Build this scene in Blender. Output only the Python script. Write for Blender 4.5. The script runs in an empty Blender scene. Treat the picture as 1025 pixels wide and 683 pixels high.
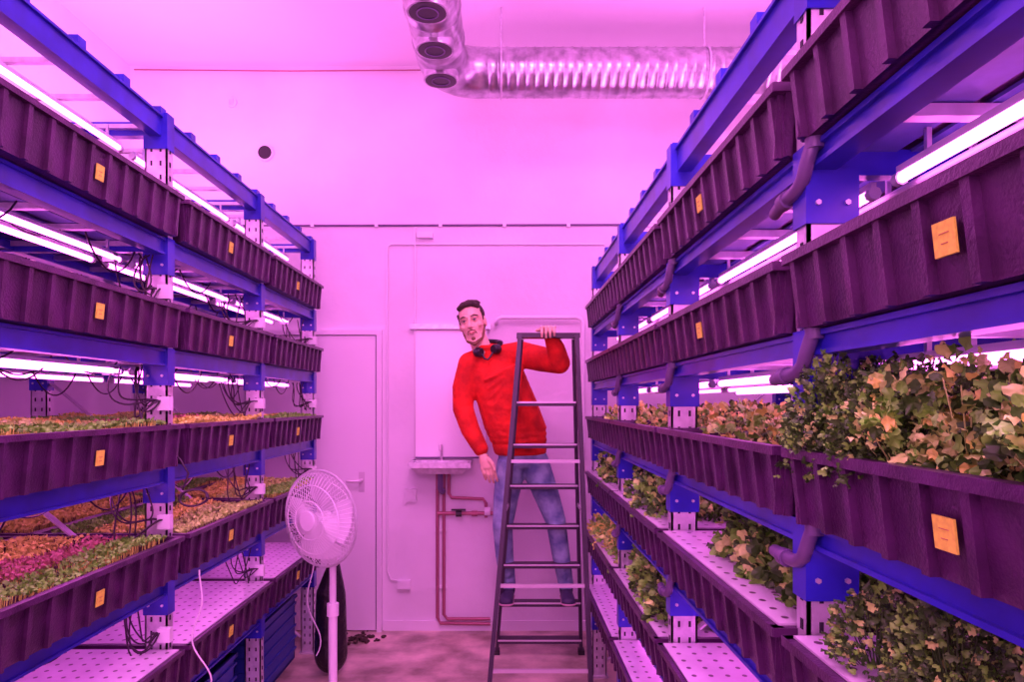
import bpy, math, random
import numpy as np
from mathutils import Vector, Matrix, Euler
random.seed(7)
sc=bpy.context.scene
try:
    sc.view_settings.view_transform='Standard'
    sc.view_settings.look='None'
except Exception as e: print(e)
LC=(1.0,0.20,0.80)
# ------------------------------------------------------------ materials
def mat(name,col,rough=.5,metal=0,var=0,vscale=8,bump=0,bscale=40,emit=None,es=0,col2=None,coat=0,trans=0,detail=4):
    m=bpy.data.materials.new(name); m.use_nodes=True
    nt=m.node_tree; b=nt.nodes['Principled BSDF']
    b.inputs['Base Color'].default_value=(*col,1); b.inputs['Roughness'].default_value=rough
    b.inputs['Metallic'].default_value=metal
    if coat: b.inputs['Coat Weight'].default_value=coat
    if emit:
        b.inputs['Emission Color'].default_value=(*emit,1); b.inputs['Emission Strength'].default_value=es
    if var or col2 or bump:
        tc=nt.nodes.new('ShaderNodeTexCoord')
    if var or col2:
        n=nt.nodes.new('ShaderNodeTexNoise'); n.inputs['Scale'].default_value=vscale; n.inputs['Detail'].default_value=detail
        nt.links.new(tc.outputs['Object'],n.inputs['Vector'])
        r=nt.nodes.new('ShaderNodeValToRGB')
        c2=col2 if col2 else tuple(max(0,c*(1-var)) for c in col)
        r.color_ramp.elements[0].position=.35; r.color_ramp.elements[1].position=.65
        r.color_ramp.elements[0].color=(*c2,1); r.color_ramp.elements[1].color=(*col,1)
        nt.links.new(n.outputs['Fac'],r.inputs['Fac']); nt.links.new(r.outputs['Color'],b.inputs['Base Color'])
    if bump:
        n2=nt.nodes.new('ShaderNodeTexNoise'); n2.inputs['Scale'].default_value=bscale; n2.inputs['Detail'].default_value=4
        nt.links.new(tc.outputs['Object'],n2.inputs['Vector'])
        bp=nt.nodes.new('ShaderNodeBump'); bp.inputs['Strength'].default_value=bump; bp.inputs['Distance'].default_value=.02
        nt.links.new(n2.outputs['Fac'],bp.inputs['Height']); nt.links.new(bp.outputs['Normal'],b.inputs['Normal'])
    return m
M={}
M['wall']=mat('painted_wall',(.86,.84,.88),.75,var=.12,vscale=1.6,bump=.15,bscale=14,detail=8)
M['ceil']=mat('ceiling_paint',(.86,.84,.88),.8,var=.05,vscale=1)
M['floor']=mat('stained_concrete',(.80,.68,.52),.35,col2=(.26,.22,.15),vscale=3.5,bump=.2,bscale=25,detail=9)
M['tray']=mat('tray_plastic',(.085,.024,.100),.30,var=.5,vscale=14,bump=.15,bscale=180)
M['blue']=mat('blue_steel',(.032,.034,.54),.28,var=.35,vscale=9)
M['deck']=mat('deck_steel',(.10,.12,.42),.45,var=.4,vscale=12)
M['galv']=mat('galvanised_steel',(.80,.78,.84),.38,metal=.55,var=.25,vscale=25)
M['slot']=mat('dark_slot',(.02,.015,.03),.8)
M['note']=mat('paper_note',(.90,1.0,.09),.7,var=.2,vscale=120)
M['ink']=mat('ink',(.45,.20,.08),.7)
M['lidw']=mat('lid_white',(.85,.85,.88),.4)
M['soil']=mat('soil',(.10,.05,.04),.95,var=.5,vscale=60,bump=.6,bscale=90)
M['led']=mat('led_tube',(1,.8,1),.4,emit=(1,.15,.82),es=9)
M['ledcap']=mat('tube_cap',(.8,.8,.85),.4)
M['white']=mat('white_plastic',(.85,.85,.88),.35)
M['board']=mat('splash_white',(.95,.95,.97),.25)
M['black']=mat('black_plastic',(.02,.018,.022),.4)
M['cable']=mat('black_cable',(.03,.015,.03),.5)
M['duct']=mat('duct_galvanised',(.66,.64,.70),.28,metal=.9,var=.5,vscale=14,bump=.04,bscale=9)
M['door']=mat('door_paint',(.84,.82,.86),.45)
M['copper']=mat('copper_pipe',(.42,.15,.20),.4,metal=.3)
M['pipe']=mat('drain_plastic',(.13,.09,.20),.35)
M['alu']=mat('aluminium',(.70,.66,.70),.4,metal=.5)
M['ladder']=mat('ladder_dark',(.040,.027,.05),.45)
M['red']=mat('red_fleece',(.88,.026,.012),.9,var=.45,vscale=9,bump=.7,bscale=14)
M['jean']=mat('blue_jeans',(.36,.52,.62),.85,col2=(.13,.20,.34),vscale=10,bump=.6,bscale=16)
M['skin']=mat('skin',(.80,.56,.38),.55,var=.08,vscale=30)
M['hair']=mat('dark_hair',(.035,.020,.012),.6,bump=.5,bscale=90)
M['beard']=mat('beard',(.22,.12,.06),.8,bump=.4,bscale=150)
M['lip']=mat('lips',(.60,.28,.20),.5)
M['eye']=mat('eye_white',(.7,.66,.6),.3)
M['shoe']=mat('shoe',(.05,.04,.10),.6,var=.3)
M['sole']=mat('sole',(.5,.3,.35),.6)
M['bag']=mat('black_bag',(.012,.01,.014),.35,bump=1,bscale=18)
M['bluebin']=mat('blue_bin_plastic',(.02,.05,.35),.45)
M['rubble']=mat('rubble',(.10,.07,.05),.95,var=.6,vscale=40,bump=1,bscale=60)
M['g_dark']=mat('parsley_dark',(.075,.22,.03),.5,var=.5,vscale=30)
M['g_mid']=mat('leaf_mid',(.28,.74,.08),.5,var=.4,vscale=30)
M['g_light']=mat('leaf_light',(.70,1.0,.22),.5,var=.35,vscale=30)
M['g_yel']=mat('leaf_yellow',(.92,1.0,.18),.5,var=.2,vscale=30)
M['g_pink']=mat('leaf_purple',(.55,.26,.22),.5)
def perf():
    m=bpy.data.materials.new('perforated_lid'); m.use_nodes=True; nt=m.node_tree; b=nt.nodes['Principled BSDF']
    tc=nt.nodes.new('ShaderNodeTexCoord'); mp=nt.nodes.new('ShaderNodeVectorMath'); mp.operation='MULTIPLY'; mp.inputs[1].default_value=(22,18,0)
    fr=nt.nodes.new('ShaderNodeVectorMath'); fr.operation='FRACTION'
    su=nt.nodes.new('ShaderNodeVectorMath'); su.operation='SUBTRACT'; su.inputs[1].default_value=(.5,.5,0)
    le=nt.nodes.new('ShaderNodeVectorMath'); le.operation='LENGTH'
    lt=nt.nodes.new('ShaderNodeMath'); lt.operation='LESS_THAN'; lt.inputs[1].default_value=.15
    mx=nt.nodes.new('ShaderNodeMix'); mx.data_type='RGBA'
    n=nt.nodes.new('ShaderNodeTexNoise'); n.inputs['Scale'].default_value=9; n.inputs['Detail'].default_value=6
    mb=nt.nodes.new('ShaderNodeMix'); mb.data_type='RGBA'; mb.inputs['A'].default_value=(.40,.34,.42,1); mb.inputs['B'].default_value=(.76,.72,.80,1)
    mx.inputs['B'].default_value=(.10,.05,.09,1)
    L=nt.links.new
    L(tc.outputs['Object'],n.inputs['Vector']); L(n.outputs['Fac'],mb.inputs['Factor']); L(mb.outputs['Result'],mx.inputs['A'])
    L(tc.outputs['Object'],mp.inputs[0]);L(mp.outputs[0],fr.inputs[0]);L(fr.outputs[0],su.inputs[0]);L(su.outputs[0],le.inputs[0])
    L(le.outputs['Value'],lt.inputs[0]);L(lt.outputs[0],mx.inputs['Factor']);L(mx.outputs['Result'],b.inputs['Base Color'])
    b.inputs['Roughness'].default_value=.35
    return m
M['perf']=perf()
# ------------------------------------------------------------ builder
class B:
    def __init__(s): s.v=[];s.f=[];s.m=[];s.mats=[];s.sm=[]
    def mi(s,k):
        if k not in s.mats: s.mats.append(k)
        return s.mats.index(k)
    def add(s,vs,fs,k,smooth=False):
        o=len(s.v); s.v+= [tuple(v) for v in vs]; i=s.mi(k)
        for f in fs: s.f.append([a+o for a in f]); s.m.append(i); s.sm.append(smooth)
    def hexa(s,vs,k): s.add(vs,[(0,3,2,1),(4,5,6,7),(0,1,5,4),(1,2,6,5),(2,3,7,6),(3,0,4,7)],k)
    def box(s,x0,x1,y0,y1,z0,z1,k):
        s.hexa([(x0,y0,z0),(x1,y0,z0),(x1,y1,z0),(x0,y1,z0),(x0,y0,z1),(x1,y0,z1),(x1,y1,z1),(x0,y1,z1)],k)
    def beam(s,p,q,w,h,k,up=(0,0,1)):
        p=Vector(p);q=Vector(q);d=(q-p).normalized();a=d.cross(Vector(up))
        if a.length<1e-4:a=d.cross(Vector((0,1,0)))
        a.normalize();b=a.cross(d).normalized();a*=w/2;b*=h/2
        s.hexa([p-a-b,p+a-b,p+a+b,p-a+b,q-a-b,q+a-b,q+a+b,q-a+b],k)
    def path(s,pts,r,k,seg=10,cap=True,rs=None,closed=False):
        pts=[Vector(p) for p in pts];n=len(pts);vs=[];fs=[]
        up=None
        for i,p in enumerate(pts):
            if closed: t=(pts[(i+1)%n]-pts[i-1])
            else: t=pts[min(i+1,n-1)]-pts[max(i-1,0)]
            t.normalize()
            if up is None:
                up=Vector((0,0,1)) if abs(t.z)<.9 else Vector((0,1,0))
            a=up-t*up.dot(t); a.normalize(); up=a; b=t.cross(a)
            rr=rs[i] if rs else r
            for j in range(seg):
                an=2*math.pi*j/seg; vs.append(p+a*rr*math.cos(an)+b*rr*math.sin(an))
        for i in range(n if closed else n-1):
            i2=(i+1)%n
            for j in range(seg):
                j2=(j+1)%seg; fs.append((i*seg+j,i*seg+j2,i2*seg+j2,i2*seg+j))
        s.add(vs,fs,k,True)
        if cap and not closed:
            s.add(vs[:seg],[tuple(reversed(range(seg)))],k); s.add(vs[-seg:],[tuple(range(seg))],k)
    def ell(s,c,r,k,u=16,w=10,M3=None):
        vs=[];fs=[]
        for i in range(w+1):
            ph=math.pi*i/w
            for j in range(u):
                th=2*math.pi*j/u
                v=Vector((r[0]*math.sin(ph)*math.cos(th),r[1]*math.sin(ph)*math.sin(th),r[2]*math.cos(ph)))
                vs.append(v+Vector(c))
        for i in range(w):
            for j in range(u):
                j2=(j+1)%u; fs.append((i*u+j,(i+1)*u+j,(i+1)*u+j2,i*u+j2))
        s.add(vs,fs,k,True)
    def chain(s,pts,k,step=.02,u=14,w=10):
        for a,b in zip(pts[:-1],pts[1:]):
            pa,pb=Vector(a[:3]),Vector(b[:3]); ra=a[3:] if len(a)>4 else (a[3],)*3; rb=b[3:] if len(b)>4 else (b[3],)*3
            n=max(2,int((pb-pa).length/step))
            for i in range(n+1):
                t=i/n; s.ell(pa.lerp(pb,t),[x+(y-x)*t for x,y in zip(ra,rb)],k,u,w)
    def mesh(s,name):
        me=bpy.data.meshes.new(name); me.from_pydata(s.v,[],s.f)
        for k in s.mats: me.materials.append(M[k])
        me.polygons.foreach_set('material_index',s.m); me.polygons.foreach_set('use_smooth',s.sm); me.update()
        return me
    def obj(s,name,parent=None,loc=None):
        o=bpy.data.objects.new(name,s.mesh(name)); sc.collection.objects.link(o)
        if parent: o.parent=parent
        if loc: o.location=loc
        return o
def remesh(b,name,k,voxel,smooth=6,parent=None,post=None):
    o=b.obj(name+'_tmp')
    r=o.modifiers.new('r','REMESH'); r.mode='VOXEL'; r.voxel_size=voxel; r.use_smooth_shade=True
    if smooth:
        sm=o.modifiers.new('s','SMOOTH'); sm.factor=.5; sm.iterations=smooth
    dg=bpy.context.evaluated_depsgraph_get(); me=bpy.data.meshes.new_from_object(o.evaluated_get(dg))
    bpy.data.objects.remove(o)
    me.materials.clear(); me.materials.append(M[k]); me.name=name
    for p in me.polygons: p.use_smooth=True; p.material_index=0
    if post:
        for v in me.vertices: v.co=post(v.co)
    ob=bpy.data.objects.new(name,me); sc.collection.objects.link(ob)
    if parent: ob.parent=parent
    return ob
# ------------------------------------------------------------ room
YW=4.93; XL=-2.64; XR=1.98; ZC=3.98; YF=-1.6
def bx(name,*a):
    b=B(); b.box(*a); return b.obj(name)
bx('floor',XL-.1,XR+.1,YF-.1,YW+.1,-.1,0,'floor')
bx('ceiling',XL-.1,XR+.1,YF-.1,YW+.1,ZC,ZC+.1,'ceil')
bx('wall_back',XL-.1,XR+.1,YW,YW+.1,0,ZC,'wall')
bx('wall_left',XL-.1,XL,YF,YW,0,ZC,'wall')
bx('wall_right',XR,XR+.1,YF,YW,0,ZC,'wall')
bx('wall_front',XL-.1,XR+.1,YF-.1,YF,0,ZC,'wall')
bx('baseboard_back',-.85,XR,YW-.012,YW,0,.07,'door')
b=B(); Y1=YW-.001
b.box(-1.72,-.905,YW-.03,YW-.005,.01,2.075,'door')
b.box(-.895,-.86,YW-.045,Y1,0,2.08,'door'); b.box(-1.77,-1.725,YW-.045,Y1,0,2.08,'door'); b.box(-1.77,-.86,YW-.045,Y1,2.08,2.115,'door')
b.box(-.905,-.895,YW-.012,YW-.008,0.01,2.08,'pipe'); b.box(-1.72,-.9,YW-.012,YW-.008,2.07,2.08,'pipe')
b.box(-1.02,-.98,YW-.036,YW-.03,.98,1.12,'alu')
b.path([(-1.0,YW-.03,1.06),(-1.0,YW-.075,1.06),(-1.01,YW-.08,1.06),(-1.10,YW-.08,1.06)],.011,'alu')
b.obj('door_1')
b=B(); w=YW-.012
b.path([(-1.9,w,2.85),(1.9,w,2.86)],.007,'pipe',8)
for x in np.arange(-1.8,1.9,.45): b.box(x-.012,x+.012,w-.012,Y1,2.84,2.865,'white')
b.path([(.7,w,2.72),(-.80,w,2.72),(-.825,w,2.70),(-.825,w,.42),(-.80,w,.36),(-.70,w,.345)],.007,'white',8)
b.path([(-.63,w,2.84),(-.63,w,2.16)],.007,'white',8)
b.box(-.75,-.66,YW-.04,Y1,.30,.36,'white')
b.box(-.70,-.62,YW-.03,Y1,.91,1.0,'white'); b.box(-.685,-.635,YW-.036,YW-.03,.925,.985,'door')
b.box(-.61,-.50,YW-.05,Y1,2.76,2.80,'white')
b.obj('electrical_conduit')
b=B(); b.path([(-2.6,YW-.02,3.945),(-1.5,YW-.02,3.935),(-.2,YW-.02,3.945),(1.7,YW-.02,3.94)],.005,'copper',6); b.obj('ceiling_cable')
b=B(); b.path([(-1.68,Y1,3.36),(-1.68,YW-.03,3.36)],.055,'white',20); b.path([(-1.68,YW-.025,3.36),(-1.68,YW-.034,3.36)],.047,'black',20); b.obj('round_vent')
b=B(); b.path([(-1.92,Y1,3.72),(-1.92,YW-.015,3.72)],.035,'wall',16); b.box(-1.935,-1.905,YW-.02,YW-.015,3.70,3.74,'galv'); b.obj('blanking_cap')
b=B()
pts=[(-.06,YW-.01,2.16)]
pts+=[(-.06,YW-.05,2.16),(-.05,YW-.06,2.185),(-.02,YW-.06,2.2),(.5,YW-.06,2.2),(.53,YW-.06,2.19),(.545,YW-.06,2.16),(.545,YW-.06,1.2)]
b.path(pts,.014,'white'); b.obj('bent_pipe')
b=B()
b.box(-.625,-.13,YW-.02,Y1,1.225,2.115,'board'); b.box(-.66,-.10,YW-.05,Y1,2.12,2.155,'galv')
for x in (-.635,-.13): b.box(x,x+.008,YW-.026,Y1,1.22,2.12,'alu')
b.box(-.625,-.13,YW-.024,YW-.02,1.215,1.225,'pipe')
b.obj('splash_board')
b=B()
x0,x1=-.635,-.235; yb=YW-.03; yf=YW-.28
zt=1.205
b.hexa([(x0+.05,yf+.05,zt-.08),(x1-.05,yf+.05,zt-.08),(x1-.05,yb,zt-.08),(x0+.05,yb,zt-.08),(x0,yf,zt-.03),(x1,yf,zt-.03),(x1,yb,zt-.03),(x0,yb,zt-.03)],'galv')
b.box(x0-.01,x1+.01,yf-.01,yf+.02,zt-.035,zt,'galv'); b.box(x0-.01,x1+.01,yb-.04,yb,zt-.035,zt,'galv')
b.box(x0-.01,x0+.02,yf,yb,zt-.035,zt,'galv'); b.box(x1-.02,x1+.01,yf,yb,zt-.035,zt,'galv')
b.box(x0+.05,x1-.05,yb,Y1,zt-.08,zt-.03,'galv')
b.path([(-.44,YW-.14,1.13),(-.44,YW-.14,1.02),(-.43,YW-.10,.99),(-.43,YW-.05,.99)],.02,'pipe')
b.path([(-.44,YW-.05,zt-.01),(-.44,YW-.05,1.28),(-.44,YW-.08,1.31),(-.44,YW-.14,1.31),(-.44,YW-.155,1.28)],.01,'alu')
b.obj('hand_sink')
b=B(); w=YW-.03
b.path([(-.47,w,1.11),(-.47,w,.10),(-.45,w,.06),(-.1,w,.055)],.012,'copper')
b.path([(-.425,w,1.11),(-.425,w,.12),(-.40,w,.09),(-.1,w,.09)],.012,'copper')
b.path([(-.39,w,1.11),(-.39,w,.97),(-.37,w,.94),(-.15,w,.93),(-.13,w,.90),(-.13,w,.80)],.012,'copper')
b.path([(-.47,w,.83),(-.2,w,.83),(-.08,w,.83)],.014,'copper')
b.path([(-.34,w-.01,.83),(-.30,w-.01,.83)],.024,'black'); b.beam((-.37,w-.04,.86),(-.27,w-.04,.86),.014,.012,'black')
b.path([(-.23,w-.01,.83),(-.19,w-.01,.83)],.02,'copper'); b.path([(-.14,w-.01,.845),(-.10,w-.01,.845)],.03,'white')
for z in (.3,.7,1.0): b.box(-.49,-.405,YW-.02,Y1,z,z+.02,'white')
b.obj('water_pipes')
# ------------------------------------------------------------ ducts
b=B(); R=.14; ZD=3.585; YD=4.2; XD=-.36
pts=[];rs=[]
y=-.5
while y<YD-.24:
    for dy,rr in ((0,R),(.008,R+.005),(.022,R+.005),(.03,R)): pts.append((XD,y+dy,ZD)); rs.append(rr)
    y+=.33
for i in range(9):
    a=math.pi/2*i/8; pts.append((XD+.2-.2*math.cos(a),YD-.2+.2*math.sin(a),ZD)); rs.append(R+.002)
x=XD+.26
while x<XR-.06:
    for dx,rr in ((0,R),(.004,R+.003),(.008,R+.003),(.012,R)): pts.append((x+dx,YD,ZD)); rs.append(rr)
    x+=.055
b.path(pts,R,'duct',36,rs=rs)
for y in (1.9,2.24,2.58,2.92,3.27,3.62,3.96):
    b.path([(XD,y,ZD-R+.03),(XD,y,ZD-R-.018)],.098,'duct',28)
    b.path([(XD,y,ZD-R-.012),(XD,y,ZD-R-.02)],.088,'black',28)
    b.path([(XD+.05*math.cos(t),y+.05*math.sin(t),ZD-R-.022) for t in np.linspace(0,2*math.pi,24,endpoint=False)],.003,'pipe',6,closed=True)
for x in (-.02,1.2): 
    b.path([(x,YD,ZD+R-.01),(x,YD,ZC)],.006,'galv',8)
    b.path([(x,YD+(R+.006)*math.cos(t),ZD+(R+.006)*math.sin(t)) for t in np.linspace(0,2*math.pi,28,endpoint=False)],.007,'galv',6,closed=True)
b.path([(XD,2.4,ZD+R),(XD,2.4,ZC)],.006,'galv',8)
b.obj('ventilation_duct')
# ------------------------------------------------------------ trays
def tray_mesh(name,L,W,H,fill,note,small):
    b=B(); a=L/2; c=W/2; t=.016; th=.008
    def wall(p0,p1,n):
        p0=Vector(p0);p1=Vector(p1);n=Vector(n)
        b.hexa([p0-n*t+Vector((0,0,-H)),p1-n*t+Vector((0,0,-H)),p1-n*(t+th)+Vector((0,0,-H)),p0-n*(t+th)+Vector((0,0,-H)),
                p0,p1,p1-n*th,p0-n*th],'tray')
        d=(p1-p0); ln=d.length; d.normalize(); k=int(round(ln/.088))
        for i in range(k+1):
            q=p0+d*(.02+(ln-.04)*i/k)
            w=.008
            b.hexa([q-d*w-n*(t)+Vector((0,0,-H)),q+d*w-n*t+Vector((0,0,-H)),q+d*w-n*(t-.012)+Vector((0,0,-H)),q-d*w-n*(t-.012)+Vector((0,0,-H)),
                    q-d*w-n*.004,q+d*w-n*.004,q+d*w+n*.010-Vector((0,0,.01)),q-d*w+n*.010-Vector((0,0,.01))],'tray')
        b.hexa([p0-d*.012-n*th+Vector((0,0,-.016)),p1+d*.012-n*th+Vector((0,0,-.016)),p1+d*.012+n*.014+Vector((0,0,-.016)),p0-d*.012+n*.014+Vector((0,0,-.016)),
                p0-d*.012-n*th,p1+d*.012-n*th,p1+d*.012+n*.014,p0-d*.012+n*.014],'tray')
    wall((-c,-a,0),(-c,a,0),(-1,0,0)); wall((c,a,0),(c,-a,0),(1,0,0))
    wall((-c,-a,0),(c,-a,0),(0,-1,0)); wall((c,a,0),(-c,a,0),(0,1,0))
    b.box(-c+t,c-t,-a+t,a-t,-H,-H+.01,'tray')
    if fill=='soil': b.box(-c+th+.004,c-th-.004,-a+th+.004,a-th-.004,-.06,-.028,'soil')
    if fill=='lid': b.box(-c+th*.2,c-th*.2,-a+th*.2,a-th*.2,-.012,.004,'perf')
    if note:
        hh=.038 if small else .044; w=.019
        z0=-H*.70; z1=z0+hh
        def nx(z): return -c-.009+ (-z/H)*(t-.002)
        def patch(ya,yb,za,zb_,e,k):
            b.hexa([(nx(za)-.001-e,ya,za),(nx(za)+.002,ya,za),(nx(za)+.002,yb,za),(nx(za)-.001-e,yb,za),
                (nx(zb_)-.001-e,ya,zb_),(nx(zb_)+.002,ya,zb_),(nx(zb_)+.002,yb,zb_),(nx(zb_)-.001-e,yb,zb_)],k)
        patch(note-w,note+w,z0,z1,0,'note')
        for i,(u,l) in enumerate(((.013,.35),(.024,.5))): patch(note-w*l,note+w*l*.8,z0+u,z0+u+.0010,.0006,'ink')
    return b.mesh(name)
S=.97
TM={}
for side,H in (('L',.15),('R',.125)):
    for fill in ('soil','lid'):
        for nt in (0,1):
            TM[side,fill,nt]=tray_mesh('tray',S-.062,.555,H,fill,((.0434 if side=='R' else .0434) if nt else 0),side=='R')
def place_tray(side,x0,yc,z,fill,note):
    o=bpy.data.objects.new('planting_tray',TM[side,fill,note]); sc.collection.objects.link(o)
    if side=='R': o.location=(x0+.2775,yc,z)
    else: o.location=(-x0-.2775,yc,z); o.rotation_euler=(0,0,math.pi)
    return o
# ------------------------------------------------------------ leaves
def leaf_template(kind):
    n={'round':8,'star':12,'big':14}[kind]
    vs=[(0,.45,.06)];fs=[]
    rings=(1,) if kind=='round' else (.55,1)
    for ri,rg_ in enumerate(rings):
        for i in range(n):
            a=2*math.pi*i/n
            if kind=='star':
                k=.62+.38*abs(math.cos(1.5*(a-math.pi/2))) ; z=(.10 if i%2 else -.10)*rg_-.12*rg_
            elif kind=='big':
                k=1+.06*math.sin(5*a+1); z=(.10*math.sin(a*4.6+.7))*(rg_**2)*1.6-.16*rg_**2*math.cos(a*2)**2
            else: k=1; z=.10*math.cos(2*a)
            k*=rg_
            vs.append((.40*k*math.cos(a),.5+.52*k*math.sin(a),z))
    fs=[(0,1+i,1+(i+1)%n) for i in range(n)]
    if len(rings)==2: fs+=[(1+i,1+n+i,1+n+(i+1)%n,1+(i+1)%n) for i in range(n)]
    return np.array(vs),fs
def leafbed(name,pts,dirs,sizes,kind,mats,probs,seed=0,extra=None):
    rng=np.random.default_rng(seed); T,fs=leaf_template(kind); nv=len(T)
    V=[];F=[];MI=[]
    mis=rng.choice(len(mats),len(pts),p=probs)
    for i,(p,d,s) in enumerate(zip(pts,dirs,sizes)):
        d=d/np.linalg.norm(d); r=rng.normal(size=3); a=np.cross(d,r); a/=np.linalg.norm(a); c=np.cross(a,d)
        if c[2]<0: a=-a;c=-c
        R3=np.stack([a,d,c],1)
        v=(T*s*np.array([rng.uniform(.75,1.2),1,rng.uniform(.6,1.8)]))@R3.T+p
        V+=v.tolist(); o=i*nv
        F+=[tuple(x+o for x in f) for f in fs]; MI+=[int(mis[i])]*len(fs)
    me=bpy.data.meshes.new(name)
    if extra:
        for (p,q,r) in extra:
            o=len(V); p=np.array(p);q=np.array(q)
            for base in (p,q):
                for k in range(3):
                    an=2*math.pi*k/3; V.append((base+np.array([r*math.cos(an),r*math.sin(an),0])).tolist())
            for k in range(3):
                k2=(k+1)%3; F.append((o+k,o+k2,o+3+k2,o+3+k)); MI.append(0)
    me.from_pydata(V,[],F)
    for k in mats: me.materials.append(M[k])
    me.polygons.foreach_set('material_index',MI); me.polygons.foreach_set('use_smooth',[True]*len(F)); me.update()
    return me
def link(name,me,loc=(0,0,0),rz=0):
    o=bpy.data.objects.new(name,me); sc.collection.objects.link(o); o.location=loc; o.rotation_euler=(0,0,rz); return o
def micro(name,n,h,mats,probs,seed,L=.86,W=.5,size=(.009,.016)):
    rng=np.random.default_rng(seed)
    p=np.stack([rng.uniform(-W/2,W/2,n),rng.uniform(-L/2,L/2,n),np.zeros(n)],1)
    hh=h*(.72+.28*np.sin(p[:,0]*13+seed)*np.cos(p[:,1]*9+1))
    p[:,2]=-.03+hh*rng.uniform(.75,1,n)
    d=rng.normal(size=(n,3)); d[:,2]=np.abs(d[:,2])*.6
    st=[((x,y,-.03),(x+.004,y,z),.001) for x,y,z in p[::3]]
    return leafbed(name,p,d,rng.uniform(*size,n),'round',mats,probs,seed,st)
MG=[micro('microgreens',4200,.055,['g_yel','g_light','g_mid'],[.42,.33,.25],1),
    micro('microgreens',4200,.05,['g_yel','g_pink','g_mid'],[.42,.30,.28],2),
    micro('microgreens',3800,.045,['g_light','g_yel','g_mid'],[.35,.35,.3],3)]
def bush(name,cx,cy,z0,rx,ry,h,n,size,kind,mats,probs,seed,clumps=7,cr=None,xmin=None,zk=.03):
    rng=np.random.default_rng(seed); P=[];D=[];Sz=[];ST=[]
    cl=[]
    nx=max(1,int(round(math.sqrt(clumps*rx/ry)))); ny=max(1,int(math.ceil(clumps/nx)))
    for i in range(nx):
        for j in range(ny):
            cl.append((rx*(-.85+1.7*(i+.5)/nx)+rng.normal()*rx*.10,ry*(-.9+1.8*(j+.5)/ny)+rng.normal()*ry*.10,rng.uniform(.7,1.0)))
    per=n//len(cl)
    for (ax,ay,k) in cl:
        c_r=cr or max(.065,min(rx/nx,ry/ny)*1.35)
        for j in range(per):
            th=rng.uniform(0,2*math.pi); ph=math.acos(rng.uniform(-.15,1))
            rr=rng.uniform(.45,1)**.5
            q=np.array([math.sin(ph)*math.cos(th)*c_r*rr, math.sin(ph)*math.sin(th)*c_r*rr, math.cos(ph)*h*k*rr])
            p=np.array([cx+ax,cy+ay,z0])+q
            p[2]+= .012*math.sin(p[0]*60)*math.cos(p[1]*50)
            d=q/np.array([c_r,c_r,h*k])+rng.normal(size=3)*.6
            if xmin is not None and p[0]<xmin+.02:
                p[0]=max(p[0],xmin-.035); p[2]=max(p[2],z0+zk+rng.uniform(0,.03)); d[2]=abs(d[2])
            P.append(p);D.append(d+1e-4);Sz.append(rng.uniform(*size))
            if j%14==0: ST.append(((cx+ax,cy+ay,z0-.02),tuple(p),.0012))
    return link(name,leafbed(name,P,D,Sz,kind,mats,probs,seed,ST))
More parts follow.
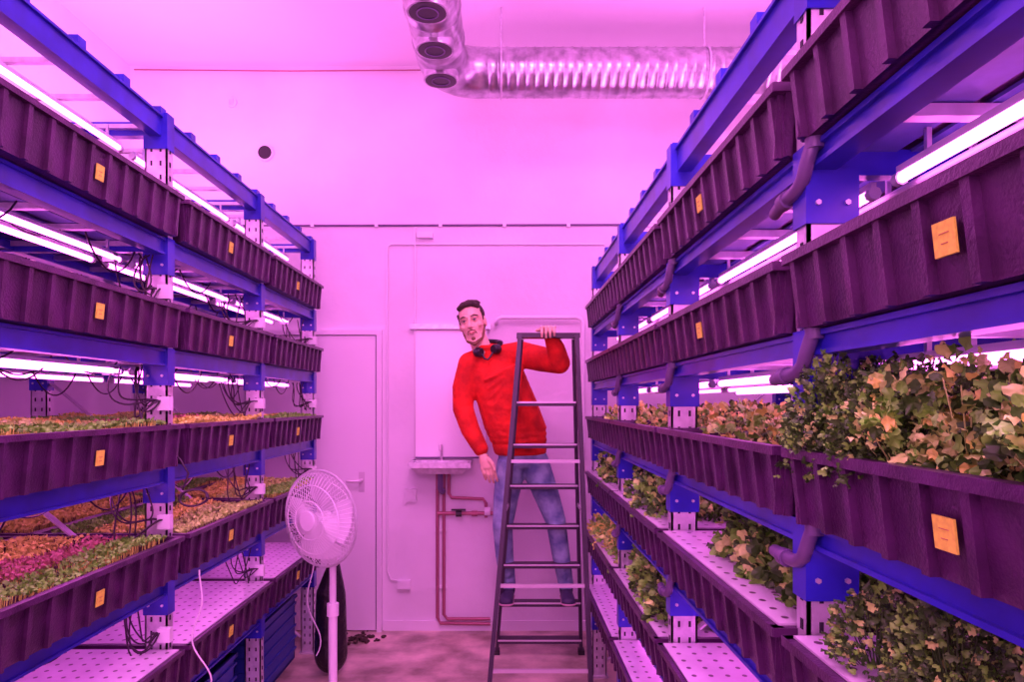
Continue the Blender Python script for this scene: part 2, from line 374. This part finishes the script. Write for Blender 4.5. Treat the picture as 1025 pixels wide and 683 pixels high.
# ------------------------------------------------------------ racks
def rack(name,sgn,X,posts,tiers,H,top,depth,y_start,bh):
    b=B(); 
    def bxx(xa,xb,*r):
        xa*=sgn; xb*=sgn; b.box(min(xa,xb),max(xa,xb),*r)
    Xb=X+depth
    y0=y_start; y1=posts[-1]+.03
    for py in posts:
        for px in (X,Xb):
            bxx(px-.04,px+.04,py-.022,py-.016,0,top,'galv'); bxx(px-.04,px-.034,py-.022,py+.022,0,top,'galv'); bxx(px+.034,px+.04,py-.022,py+.022,0,top,'galv')
            bxx(px-.05,px+.05,py-.035,py+.035,0,.012,'galv')
            z=.06
            while z<top-.05:
                bxx(px-.020,px-.013,py-.0235,py-.0215,z,z+.018,'slot'); bxx(px+.013,px+.020,py-.0235,py-.0215,z,z+.018,'slot')
                bxx(px-.0415,px-.0395,py-.005,py+.005,z,z+.018,'slot')
                z+=.05
            bxx(px-.043,px+.043,py-.027,py+.027,top-.10,top+.03,'blue')
        for tz in tiers:
            zb=tz-H
            for px in (X,Xb):
                bxx(px-.045,px+.045,py-.027,py+.027,zb-.135,zb-.0,'blue')
                for k in (-.025,.025):
                    p=(sgn*(px+k),py-.026,zb-.10); b.path([p,(p[0],p[1]-.006,p[2])],.005,'galv',6)
            b.box(min(sgn*X,sgn*Xb),max(sgn*X,sgn*Xb),py-.015,py+.015,zb-.05,zb-.006,'blue')
        b.box(min(sgn*X,sgn*Xb),max(sgn*X,sgn*Xb),py-.018,py+.018,top-.05,top,'blue')
        for za,zb2 in ((.1,.9),(.9,1.7)): b.beam((sgn*(X+.05),py,za),(sgn*(Xb-.05),py,zb2),.03,.006,'galv')
    for tz in tiers:
        zb=tz-H
        for px,hh in ((X-.012,bh),(X+.545,.04),(Xb,.07)):
            bxx(px-.018,px+.018,y0,y1,zb-hh,zb-.004,'blue')
            bxx(px-.026,px+.026,y0,y1,zb-.012,zb-.003,'blue')
            bxx(px-.026,px+.018,y0,y1,zb-hh-.004,zb-hh+.004,'blue')
        xx=X+.04
        while xx<Xb-.06:
            bxx(xx,xx+.075,y0,y1,zb-.010,zb-.004,'deck'); xx+=.10
        yy=y0+.12
        while yy<y1-.1:
            bxx(X+.02,Xb-.02,yy-.012,yy+.012,zb-.03,zb-.012,'galv'); yy+=S/4
        b.path([(sgn*(X+.14),y0,zb-.07),(sgn*(X+.14),y1-.02,zb-.07)],.009,'white',8)
    bxx(X-.022,X+.022,y0,y1,top-.055,top+.015,'blue'); bxx(Xb-.02,Xb+.02,y0,y1,top-.05,top+.01,'blue')
    bxx(X-.03,X+.03,y0,y1,top+.012,top+.02,'blue')
    yy=y0+.1
    while yy<y1-.05:
        bxx(X-.03,X+.03,yy-.02,yy+.02,top+.02,top+.045,'blue'); bxx(X+.02,Xb-.02,yy-.01,yy+.01,top-.03,top-.015,'galv'); yy+=.243
    return b.obj(name)
PL=[1.58,2.55,3.52,4.49]; TLs=[2.35,1.95,1.525,1.12,.71]; HL=.15
PR=[.24,1.21,2.18,3.15,4.10]; TRs=[2.165,1.85,1.525,1.205,.86,.54]; HR=.125
rack('storage_rack',-1,1.26,PL,TLs,HL,2.62,1.07,1.45,.06)
rack('storage_rack',1,.555,PR,TRs,HR,2.37,1.07,.16,.040)
def tubes(sgn,xs,z,posts,name='grow_light_tubes'):
    b=B()
    for a,c in zip(posts[:-1],posts[1:]):
        for x in xs:
            x*=sgn
            b.path([(x,a+.05,z),(x,c-.05,z)],.0088,'led',8,cap=False)
            for y in (a+.035,c-.05): b.path([(x,y,z),(x,y+.015,z)],.012,'ledcap',8)
            b.box(x-.005,x+.005,a+.04,c-.04,z+.009,z+.021,'ledcap')
            for y in (a+.12,c-.12): b.box(x-.004,x+.004,y-.004,y+.004,z+.02,z+.055,'galv')
    return b.obj(name)
xsL=(1.38,1.48,2.0); xsR=(.66,.73,1.0,1.35)
for t in [2.62+HL-.02]+TLs[:-1]: tubes(-1,xsL,t-HL-.085,PL)
for t in [2.37+HR-.03]+TRs[:-1]: tubes(1,xsR,t-HR-.065,PR)
for ti,tz in enumerate(TLs):
    for bi in range(3):
        yc=(PL[bi]+PL[bi+1])/2
        for row in (0,1):
            x0=1.17+row*.585
            fill='lid' if ti==4 else 'soil'
            place_tray('L',x0,yc,tz,fill,1 if row==0 and not (bi==2 and ti%2) else 0)
            if ti in (2,3):
                link('microgreens',MG[(bi+row+(ti==3)*1)%3],(-x0-.2775,yc,tz),math.pi*(bi%2))
for ti,tz in enumerate(TRs):
    for bi in range(4):
        yc=(PR[bi]+PR[bi+1])/2
        for row in (0,1):
            x0=.485+row*.585
            fill='soil' if ti<3 else 'lid'
            place_tray('R',x0,yc,tz,fill,1 if (row==0 and bi<2 and ti<3 and not(bi==1 and ti==2)) else 0)
GL=['g_light','g_mid','g_yel','g_dark']
z3=TRs[2]; z4=TRs[3]; z5=TRs[4]; z6=TRs[5]
bush('lettuce_bed',.77,.62,z3-.02,.27,.38,.165,15000,(.012,.025),'big',GL,[.32,.32,.10,.26],11,clumps=48,xmin=.485,zk=.04)
bush('parsley_bed',.67,1.10,z3-.02,.22,.18,.19,11000,(.009,.018),'star',['g_dark','g_mid','g_light'],[.66,.27,.07],12,clumps=16,xmin=.455,zk=.02)
bush('lettuce_bed',1.3,.75,z3-.02,.22,.4,.14,1200,(.03,.05),'big',GL,[.4,.3,.15,.15],13,clumps=14)
for bi in (1,2,3):
    yc=(PR[bi]+PR[bi+1])/2
    bush('seedling_bed',.80,yc,z3-.02,.24,.38,.09,1500,(.016,.03),'big',GL,[.4,.3,.20,.10],20+bi,clumps=24)
    bush('seedling_bed',1.35,yc,z3-.02,.22,.38,.10,700,(.02,.035),'big',GL,[.4,.3,.20,.10],25+bi,clumps=14)
bush('parsley_bed',.75,.78,z4,.23,.32,.165,14000,(.009,.019),'star',['g_dark','g_mid','g_light'],[.60,.30,.10],31,clumps=30,xmin=.50,zk=.01)
bush('lettuce_bed',1.32,.85,z4,.22,.33,.16,900,(.03,.055),'big',GL,[.4,.3,.2,.1],32,clumps=12)
bush('lettuce_bed',.73,1.57,z4,.19,.34,.18,5000,(.022,.042),'big',['g_dark','g_mid','g_light'],[.46,.38,.16],33,clumps=16,xmin=.52,zk=.0)
bush('lettuce_bed',1.32,1.7,z4,.22,.38,.17,900,(.03,.055),'big',GL,[.3,.4,.2,.1],34,clumps=12)
bush('lettuce_bed',.70,2.68,z4,.18,.38,.17,3600,(.018,.034),'big',['g_mid','g_light','g_dark'],[.4,.2,.4],35,clumps=16)
bush('lettuce_bed',1.32,2.7,z4,.22,.38,.15,600,(.03,.05),'big',GL,[.3,.4,.2,.1],36,clumps=12)
bush('lettuce_bed',.70,3.62,z4,.18,.38,.14,2000,(.02,.035),'big',['g_mid','g_light','g_dark'],[.4,.25,.35],37,clumps=16)
bush('lettuce_bed',.70,2.68,z5,.19,.40,.19,3800,(.020,.038),'big',['g_mid','g_light','g_dark'],[.4,.2,.4],41,clumps=16)
bush('lettuce_bed',.70,3.62,z5,.20,.40,.16,2200,(.02,.04),'big',['g_mid','g_light','g_yel'],[.4,.35,.25],42,clumps=16)
bush('lettuce_bed',1.32,1.7,z5,.22,.38,.14,600,(.03,.05),'big',GL,[.3,.4,.2,.1],43,clumps=10)
b=B()
for pi,py in enumerate(PR[1:4]):
    for tz in TRs[:4]:
        zb=tz-HR
        y=py-.05; x=.515
        b.path([(x+.02,y,zb+.05),(x,y,zb),(x-.006,y+.003,zb-.02),(x-.01,y+.010,zb-.042),(x-.01,y+.022,zb-.060),(x-.01,y+.040,zb-.070),(x-.01,y+.06,zb-.074),(x-.01,y+.10,zb-.076),(x,y+.17,zb-.08)],.012,'pipe',14)
        b.path([(x-.01,y+.085,zb-.076),(x-.009,y+.11,zb-.077)],.016,'pipe',14)
        b.path([(x,y,zb+.0),(x+.0,y,zb-.018)],.016,'pipe',14)
b.obj('drain_pipes')
b=B(); rg=random.Random(5)
for py in PL[1:]:
    for tz in TLs[:4]:
        zb=tz-HL; x=-1.215
        b.box(x-.025,x+.02,py-.055,py-.028,zb-.225,zb-.175,'white')
        b.box(x-.20,x-.16,py-.09,py-.06,zb-.10,zb-.07,'white')
        for k in range(6):
            a=rg.uniform(0,6); sx=rg.uniform(.03,.18); dz=rg.uniform(.04,.13); dy=rg.uniform(.03,.13); am=rg.uniform(.005,.02)
            pts=[(x-.02-sx*t+am*math.sin(7*t+a),py-.05-dy*math.sin(t*math.pi),zb-.19+.12*t-dz*math.sin(t*math.pi)**1.5) for t in np.linspace(0,1,18)]
            b.path(pts,.003,'cable',6)
for t in np.arange(1.6,4.2,.32):
    for tz in TLs[:4]:
        for q in (0,1):
            zb=tz-HL; dd=rg.uniform(.04,.12); xx=-rg.uniform(1.32,1.45)-.4*q
            b.path([(xx,t+.3*s+.1*q,zb-.05-dd*math.sin(math.pi*s)**.8) for s in np.linspace(0,1,14)],.003,'cable',6)
b.path([(-1.12+.045*math.cos(a),2.57+.02*math.sin(a*1.1)-.05,1.26+.028*math.sin(a)) for a in np.linspace(0,16,90)],.0035,'cable',6)
b.path([(-1.15,2.50,1.29),(-1.13,2.50,1.35),(-1.16,2.50,1.40),(-1.2,2.51,1.43)],.0035,'cable',6)
def wig(z0,z1,x,y,am,n=26): return [(x+am*math.sin(9*t)*t,y,z0+(z1-z0)*t) for t in np.linspace(0,1,n)]
b.path(wig(1.0,.55,-1.10,2.52,.05),.003,'white',6); b.path(wig(.95,.3,-.99,3.6,.05),.003,'white',6)
b.obj('power_cables')
# ------------------------------------------------------------ fan
b=B(); hub=Vector((-.855,3.30,1.06)); 
f=Vector((-.50,-.86,-.02)).normalized(); a=f.cross(Vector((0,0,1))).normalized(); u=a.cross(f).normalized()
def FP(x,y,z): return hub+a*x+u*y+f*z
for s_,zd in ((1,.10),(-1,-.06)):
    for i in range(60):
        an=2*math.pi*i/60
        pts=[]
        for t in np.linspace(.18,1,7):
            r=.225*t; pts.append(FP(r*math.cos(an),r*math.sin(an),.02+(zd-.02)*math.cos(t*math.pi/2)**.6 if t<1 else .02))
        b.path(pts,.0017,'white',4,cap=False)
    for rr in (.225,.16,.09):
        z=.02+(zd-.02)*(math.cos(rr/.225*math.pi/2)**.6 if rr<.225 else 0)
        b.path([FP(rr*math.cos(t),rr*math.sin(t),z) for t in np.linspace(0,2*math.pi,40,endpoint=False)],.003 if rr<.2 else .007,'white',6,closed=True)
b.path([FP(0,0,.085),FP(0,0,.105)],.045,'white',24)
b.path([FP(0,0,-.04),FP(0,0,-.06),FP(0,0,-.14),FP(0,0,-.18)],.06,'white',20,rs=[.07,.065,.058,.03])
b.path([FP(0,0,-.03),FP(0,0,.06)],.03,'white',16)
for k in range(4):
    vs=[];fs=[];a0=k*math.pi/2
    for i in range(7):
        t=i/6; r=.03+.165*t; wd=.25+.55*math.sin(min(1,t*1.15)*math.pi*.8)
        for j in range(5):
            q=(j/4-.5); an=a0+q*wd*2*.95; vs.append(FP(r*math.cos(an),r*math.sin(an),.02+q*.06))
    for i in range(6):
        for j in range(4): fs.append((i*5+j,i*5+j+1,(i+1)*5+j+1,(i+1)*5+j))
    b.add(vs,fs,'lidw',True)
px,py=hub.x+.03,hub.y+.06
b.box(px-.03,px+.03,py-.035,py+.035,hub.z-.22,hub.z-.14,'white')
b.path([(px,py,hub.z-.02),(px,py,hub.z-.24)],.022,'white',14)
b.path([(px,py,hub.z-.24),(px,py,.55)],.016,'white',14); b.path([(px,py,.6),(px,py,.02)],.021,'white',14)
b.path([(px,py,.58),(px,py,.64)],.028,'white',14)
b.path([(px,py,0),(px,py,.02),(px,py,.045)],.2,'white',36,rs=[.2,.195,.05])
b.obj('pedestal_fan')
b=B(); b.chain([(-1.03,4.15,.12,.10,.10,.12),(-1.03,4.15,.45,.09,.08,.12),(-1.01,4.15,.66,.03,.04,.05)],'bag')
o=remesh(b,'black_bag','bag',.015,3)
rr_=random.Random(8); b=B()
for i in range(60):
    q=rr_.gauss(0,.07); x=-.98+q; y=4.74+rr_.gauss(0,.05); s_=rr_.uniform(.006,.017)
    b.ell((x,y,s_*.6+max(0,.03-abs(q)*.5)*rr_.random()),(s_*rr_.uniform(.7,1.6),s_,s_*.7),'rubble',7,5)
b.obj('soil_debris')
def bin_(x0,x1,y0,y1,z1,k,name,ribs=5):
    b=B(); t=.012
    for (xa,xb,ya,yb) in ((x0,x0+t,y0,y1),(x1-t,x1,y0,y1),(x0,x1,y0,y0+t),(x0,x1,y1-t,y1)): b.box(xa,xb,ya,yb,0.005,z1,k)
    b.box(x0,x1,y0,y1,0,.015,k)
    for z in np.linspace(.06,z1-.06,ribs): b.box(x0-.008,x1+.008,y0-.008,y1+.008,z,z+.012,k)
    b.box(x0-.012,x1+.012,y0-.012,y0+t,z1-.02,z1,k);b.box(x0-.012,x1+.012,y1-t,y1+.012,z1-.02,z1,k)
    b.box(x0-.012,x0+t,y0,y1,z1-.02,z1,k);b.box(x1-t,x1+.012,y0,y1,z1-.02,z1,k)
    return b.obj(name)
bin_(-1.75,-1.32,3.60,4.40,.40,'bluebin','storage_bin'); bin_(-1.85,-1.32,2.65,3.42,.38,'bluebin','storage_bin')
# ------------------------------------------------------------ ladder
lt=1.99
def lerp(p,q,t): return tuple(a+(b-a)*t for a,b in zip(p,q))
nl=((-.09,3.65,0),(.088,3.99,lt)); nr=((.455,3.65,0),(.412,3.99,lt))
fl=((-.05,4.47,0),(.10,4.05,lt-.02)); fr=((.49,4.47,0),(.40,4.05,lt-.02))
b=B()
for p,q in (nl,nr): b.beam(p,q,.024,.045,'ladder',up=(0,1,0)); b.box(p[0]-.02,p[0]+.02,p[1]-.03,p[1]+.03,0,.03,'black')
for p,q in (fl,fr): b.beam(p,q,.020,.04,'ladder',up=(0,1,0)); b.box(p[0]-.02,p[0]+.02,p[1]-.03,p[1]+.03,0,.03,'black')
for h in (.19,.62,1.28):
    b.beam(lerp(*nl,h/lt),lerp(*nr,h/lt),.018,.018,'alu')
for h in (.11,.36,.61,.86,1.11,1.36,1.61):
    p=Vector(lerp(*fl,h/lt));q=Vector(lerp(*fr,h/lt))
    b.box(p.x,q.x,p.y-.045,p.y+.04,h-.026,h,'ladder'); b.box(p.x,q.x,p.y-.048,p.y-.045,h-.009,h+.001,'alu')
b.box(.07,.43,3.975,4.065,lt-.015,lt+.012,'ladder')
for p1,p2 in ((nl,fl),(nr,fr)):
    b.beam(lerp(*p1,.5),lerp(*p2,.5),.006,.02,'alu')
b.obj('step_ladder')
# ------------------------------------------------------------ man
man=bpy.data.objects.new('man',None); sc.collection.objects.link(man)
b=B()
b.chain([(.098,4.36,1.295,.166,.120,.035),(.095,4.36,1.335,.176,.126,.035),(.068,4.36,1.45,.198,.135,.07),(.018,4.36,1.6,.190,.134,.09),(-.035,4.36,1.74,.182,.122,.1),(-.055,4.36,1.83,.165,.105,.085),(-.075,4.355,1.885,.11,.09,.07),(-.11,4.35,1.93,.072,.075,.045)],'red',.03)
b.chain([(-.12,4.36,1.88,.075),(-.215,4.355,1.845,.076),(-.255,4.34,1.70,.070),(-.257,4.33,1.57,.066),(-.21,4.29,1.44,.060),(-.145,4.255,1.325,.048)],'red')
b.chain([(-.03,4.36,1.89,.075),(.10,4.34,1.905,.082),(.22,4.24,1.87,.078),(.325,4.15,1.840,.066),(.30,4.09,1.92,.056),(.268,4.055,1.985,.040)],'red')
rg=random.Random(2)
for i in range(9):
    t=i/8; x0=.13-.02*t; z0=1.86-.05*t; x1=-.12+.02*i; z1=1.74-.05*i
    b.chain([(x0,4.36-.10,z0,.008),((x0+x1)/2,4.36-.130,(z0+z1)/2,.018),(x1,4.36-.118,z1,.008)],'red',.012,8,6)
for i in range(7):
    z=1.37+.035*i; xc=.095-(z-1.34)*.28; w=.10+.03*math.sin(i*2.3)
    b.chain([(xc-w,4.36-.10,z+.01,.009),(xc-.02*math.sin(i),4.36-.130,z-.012,.016),(xc+w,4.36-.10,z+.012,.009)],'red',.012,8,6)
for (x,y,z) in ((-.255,4.285,1.60),(-.245,4.28,1.54),(-.225,4.262,1.48),(-.20,4.245,1.42),(.25,4.175,1.86),(.30,4.095,1.85)):
    b.chain([(x-.035,y,z,.008),(x,y-.006,z-.010,.013),(x+.035,y+.005,z+.006,.008)],'red',.01,8,6)
b.path([(-.115+.070*math.cos(t),4.345+.068*math.sin(t),1.955+.012*math.sin(t)) for t in np.linspace(0,2*math.pi,30,endpoint=False)],.016,'red',10,closed=True)
remesh(b,'sweatshirt','red',.009,4,man)
b=B()
b.chain([(.10,4.36,1.32,.145,.105,.06),(.112,4.36,1.24,.15,.11,.06)],'jean')
b.chain([(.045,4.36,1.22,.095),(.01,4.355,1.02,.080),(-.012,4.345,.84,.064),(.0,4.385,.65,.058),(.022,4.425,.46,.050)],'jean')
b.chain([(.185,4.36,1.23,.095),(.262,4.35,1.03,.080),(.318,4.335,.87,.064),(.352,4.38,.66,.058),(.388,4.425,.46,.050)],'jean')
LR=[[(.045,4.36,1.22),(-.012,4.345,.84),(.022,4.425,.46)],[(.185,4.36,1.23),(.318,4.335,.87),(.388,4.425,.46)]]
for i in range(22):
    L_=LR[i%2]; z=rg.choice((rg.uniform(.47,.62),rg.uniform(.78,.95),rg.uniform(1.05,1.2)))
    if z>L_[1][2]: t=(L_[0][2]-z)/(L_[0][2]-L_[1][2]); x=L_[0][0]+(L_[1][0]-L_[0][0])*t; y=L_[0][1]; r=.09-.024*t
    else: t=(L_[1][2]-z)/(L_[1][2]-L_[2][2]); x=L_[1][0]+(L_[2][0]-L_[1][0])*t; y=L_[1][1]+(L_[2][1]-L_[1][1])*t; r=.064-.012*t
    b.chain([(x-r*.8,y-r*.55,z+.01,.007),(x,y-r*1.0,z-.01,.011),(x+r*.8,y-r*.55,z+rg.uniform(0,.02),.007)],'jean',.01,8,6)
remesh(b,'jeans','jean',.008,3,man)
def clampz(co):
    co=co.copy(); co.z=max(co.z,.362); return co
for nm,x,dx in (('shoe_right',.025,-.015),('shoe_left',.392,.0)):
    b=B(); b.chain([(x,4.455,.40,.040,.04,.045),(x+dx*.5,4.38,.395,.042,.04,.04),(x+dx,4.29,.385,.046,.045,.032)],'shoe'); b.chain([(x,4.44,.42,.045),(x,4.43,.46,.042)],'shoe')
    remesh(b,nm,'shoe',.008,3,man,clampz)
    b=B(); b.chain([(x,4.455,.372,.044,.045,.010),(x+dx*.5,4.38,.372,.044,.04,.010),(x+dx,4.285,.372,.05,.05,.010)],'sole'); remesh(b,nm+'_sole','sole',.006,1,man,clampz)
def hand_L():
    b=B(); X=.25
    b.chain([(.268,4.06,1.985,.026),(.262,4.05,2.005,.028,.028,.022),(.256,4.02,2.026,.036,.03,.018),(.250,3.985,2.03,.042,.020,.015)],'skin',.008)
    for i,(xo,l) in enumerate(((-.036,.9),(-.0125,1.0),(.0115,.95),(.035,.78))):
        x=X+xo
        b.chain([(x,3.985,2.032,.0115),(x-.002,3.956,2.030,.0095),(x-.003,3.948,2.03-.034*l,.0088),(x-.002,3.960,2.03-.056*l,.008)],'skin',.005,10,8)
    b.chain([(.225,4.03,2.022,.015),(.200,4.01,2.022,.012),(.182,3.985,2.016,.0095)],'skin',.006,10,8)
    return b
remesh(hand_L(),'hand_left','skin',.0035,2,man)
b=B()
b.chain([(-.148,4.26,1.335,.026),(-.132,4.245,1.285,.026,.022,.026),(-.115,4.232,1.245,.036,.02,.025),(-.105,4.226,1.215,.038,.017,.018)],'skin',.008)
for i,(xo,l) in enumerate(((-.036,.8),(-.012,.97),(.012,1.0),(.034,.9))):
    x=-.100+xo
    b.chain([(x,4.226,1.21,.0110),(x+.010,4.222,1.21-.04*l,.0095),(x+.018,4.236,1.21-.072*l,.0088),(x+.022,4.254,1.21-.09*l,.008)],'skin',.005,10,8)
b.chain([(-.098,4.225,1.265,.014),(-.072,4.205,1.235,.012),(-.060,4.198,1.20,.0095)],'skin',.006,10,8)
remesh(b,'hand_right','skin',.0035,2,man)
HM=Matrix.Translation((-.197,4.30,2.093))@Euler((math.radians(4),math.radians(-12),math.radians(-9)),'XYZ').to_matrix().to_4x4()@Matrix.Scale(1.08,4)
def hp(co): return HM@co
b=B()
b.ell((0,.012,.03),(.072,.092,.090),'skin',24,16)
b.ell((0,-.012,-.02),(.062,.070,.075),'skin',24,16)
b.chain([(-.048,0,-.055,.018),(-.030,-.042,-.092,.020),(0,-.060,-.110,.020),(.030,-.042,-.092,.020),(.048,0,-.055,.018)],'skin',.01)
b.ell((0,-.038,-.065),(.044,.040,.045),'skin')
b.chain([(0,-.080,.024,.007),(0,-.096,-.005,.0080),(0,-.104,-.022,.0105)],'skin',.006); b.ell((-.010,-.093,-.026),(.007,.009,.006),'skin'); b.ell((.010,-.093,-.026),(.007,.009,.006),'skin')
b.chain([(-.048,-.062,.030,.009),(-.022,-.077,.033,.009),(0,-.078,.032,.008),(.022,-.077,.033,.009),(.048,-.062,.030,.009)],'skin',.008)
for s_ in (-1,1):
    b.ell((s_*.043,-.052,-.018),(.021,.020,.018),'skin'); b.ell((s_*.073,.012,-.005),(.009,.018,.030),'skin')
    b.ell((s_*.030,-.072,.011),(.0155,.010,.010),'skin')
b.chain([(0,-.080,-.052,.016,.011,.014)]*2,'skin')
b.chain([(0,.02,-.05,.052),(.02,.03,-.17,.058)],'skin')
remesh(b,'head','skin',.004,3,man,hp)
def part(fn,name,k,vox=.004,sm=1):
    b=B(); fn(b); remesh(b,name,k,vox,sm,man,hp)
def hair(b):
    b.ell((0,.030,.048),(.076,.084,.078),'hair',24,16); b.ell((0,.055,.0),(.068,.052,.075),'hair',24,16)
    b.chain([(-.050,-.040,.092,.015),(-.020,-.055,.106,.018),(.025,-.052,.106,.018),(.052,-.032,.088,.015)],'hair',.01)
    for i in range(9):
        x=-.045+.0115*i; zz=.112-abs(x)*.25; b.chain([(x,-.052,zz-.006,.007),(x+.006,-.02,zz+.014,.009),(x+.008,.05,zz+.010,.009)],'hair',.008,8,6)
    for s_ in(-1,1): b.chain([(s_*.068,-.018,.055,.010),(s_*.068,-.012,.010,.006)],'hair',.008)
part(hair,'hair','hair',.004,2)
def beard(b):
    b.chain([(-.062,-.008,-.028,.006),(-.054,-.018,-.060,.010),(-.036,-.047,-.096,.013),(0,-.068,-.117,.015),(.036,-.047,-.096,.013),(.054,-.018,-.060,.010),(.062,-.008,-.028,.006)],'beard',.006)
    b.chain([(-.026,-.072,-.066,.003),(-.020,-.083,-.048,.0035),(0,-.092,-.0405,.004),(.020,-.083,-.048,.0035),(.026,-.072,-.066,.003)],'beard',.004)
    b.ell((0,-.074,-.090),(.013,.009,.010),'beard')
part(beard,'beard','beard',.0032,1)
def lips(b): b.chain([(-.023,-.080,-.052,.0028),(-.008,-.090,-.0545,.004),(.008,-.090,-.0545,.004),(.023,-.080,-.052,.0028)],'lip',.003); b.chain([(-.014,-.085,-.059,.003),(0,-.090,-.0625,.0045),(.014,-.085,-.059,.003)],'lip',.003)
part(lips,'lips','lip',.0025,1)
def brows(b):
    for s_ in(-1,1): b.chain([(s_*.014,-.088,.033,.003),(s_*.032,-.085,.038,.004),(s_*.052,-.070,.031,.003)],'hair',.003)
part(brows,'eyebrows','hair',.0025,1)
b=B()
for s_ in(-1,1):
    b.ell(HM@Vector((s_*.030,-.079,.012)),(.0115,.0065,.0045),'eye'); b.ell(HM@Vector((s_*.030,-.0845,.012)),(.0052,.0035,.0050),'black')
    b.path([HM@Vector((s_*.030+dx,-.0865+abs(dx)*.35,.0175-abs(dx)*.22)) for dx in (-.013,-.006,0,.006,.013)],.0022,'hair',6)
b.obj('eyes',man)
b=B(); 
cx,cy,cz=-.105,4.325,1.955
b.path([(cx+.080*math.cos(t),cy+.01+.080*math.sin(t),cz+.020+.015*math.sin(t)) for t in np.linspace(-.35,math.pi+.35,22)],.017,'black',10)
for s_,zz in ((-1,-.018),(1,.002)):
    b.path([(cx+s_*.070,cy-.042,cz-.022+zz),(cx+s_*.062,cy-.055,cz-.024+zz),(cx+s_*.042,cy-.082,cz-.028+zz),(cx+s_*.036,cy-.088,cz-.029+zz)],.03,'black',18,rs=[.022,.030,.030,.024])
b.path([(cx-.03,cy-.085,cz-.055),(cx-.015,cy-.097,cz-.085),(cx+.005,cy-.102,cz-.09),(cx+.02,cy-.095,cz-.07),(cx+.035,cy-.085,cz-.045)],.006,'black',8)
b.obj('headphones',man)
# ------------------------------------------------------------ lights
def area(name,loc,rot,sx,sy,p,col=LC):
    l=bpy.data.lights.new(name,'AREA'); l.shape='RECTANGLE'; l.size=sx; l.size_y=sy; l.energy=p; l.color=col
    o=bpy.data.objects.new(name,l); sc.collection.objects.link(o); o.location=loc; o.rotation_euler=[math.radians(a) for a in rot]; return o
area('ceiling_fill',(-.1,1.6,3.93),(0,0,0),1.2,2.4,135,(1,.26,.86))  # added fill under the ceiling to brighten the walls, no fixture there
area('aisle_fill',(-.2,-1.2,2.6),(78,0,0),2.4,1.6,88,(1,.24,.80))  # unseen fill added behind the camera, aimed down the aisle
area('rack_top_fill',(-1.9,3.0,2.75),(180,0,0),.6,3.0,50)  # added upward fill for upper walls and ceiling, not a rack lamp
area('rack_top_fill',(1.1,2.6,2.55),(180,0,0),.6,3.0,50)  # same added upward fill above the right rack
w=bpy.data.worlds.new('world'); sc.world=w; w.use_nodes=True
w.node_tree.nodes['Background'].inputs[0].default_value=(.6,.15,.5,1); w.node_tree.nodes['Background'].inputs[1].default_value=.3
cam=bpy.data.cameras.new('camera'); co=bpy.data.objects.new('camera',cam); sc.collection.objects.link(co)
co.location=(0,0,1.6); co.rotation_euler=(math.radians(90),0,0)
cam.sensor_width=36; cam.lens=700/1025*36; cam.shift_y=62.5/1025; cam.shift_x=7.5/1025; cam.clip_start=.02
sc.camera=co
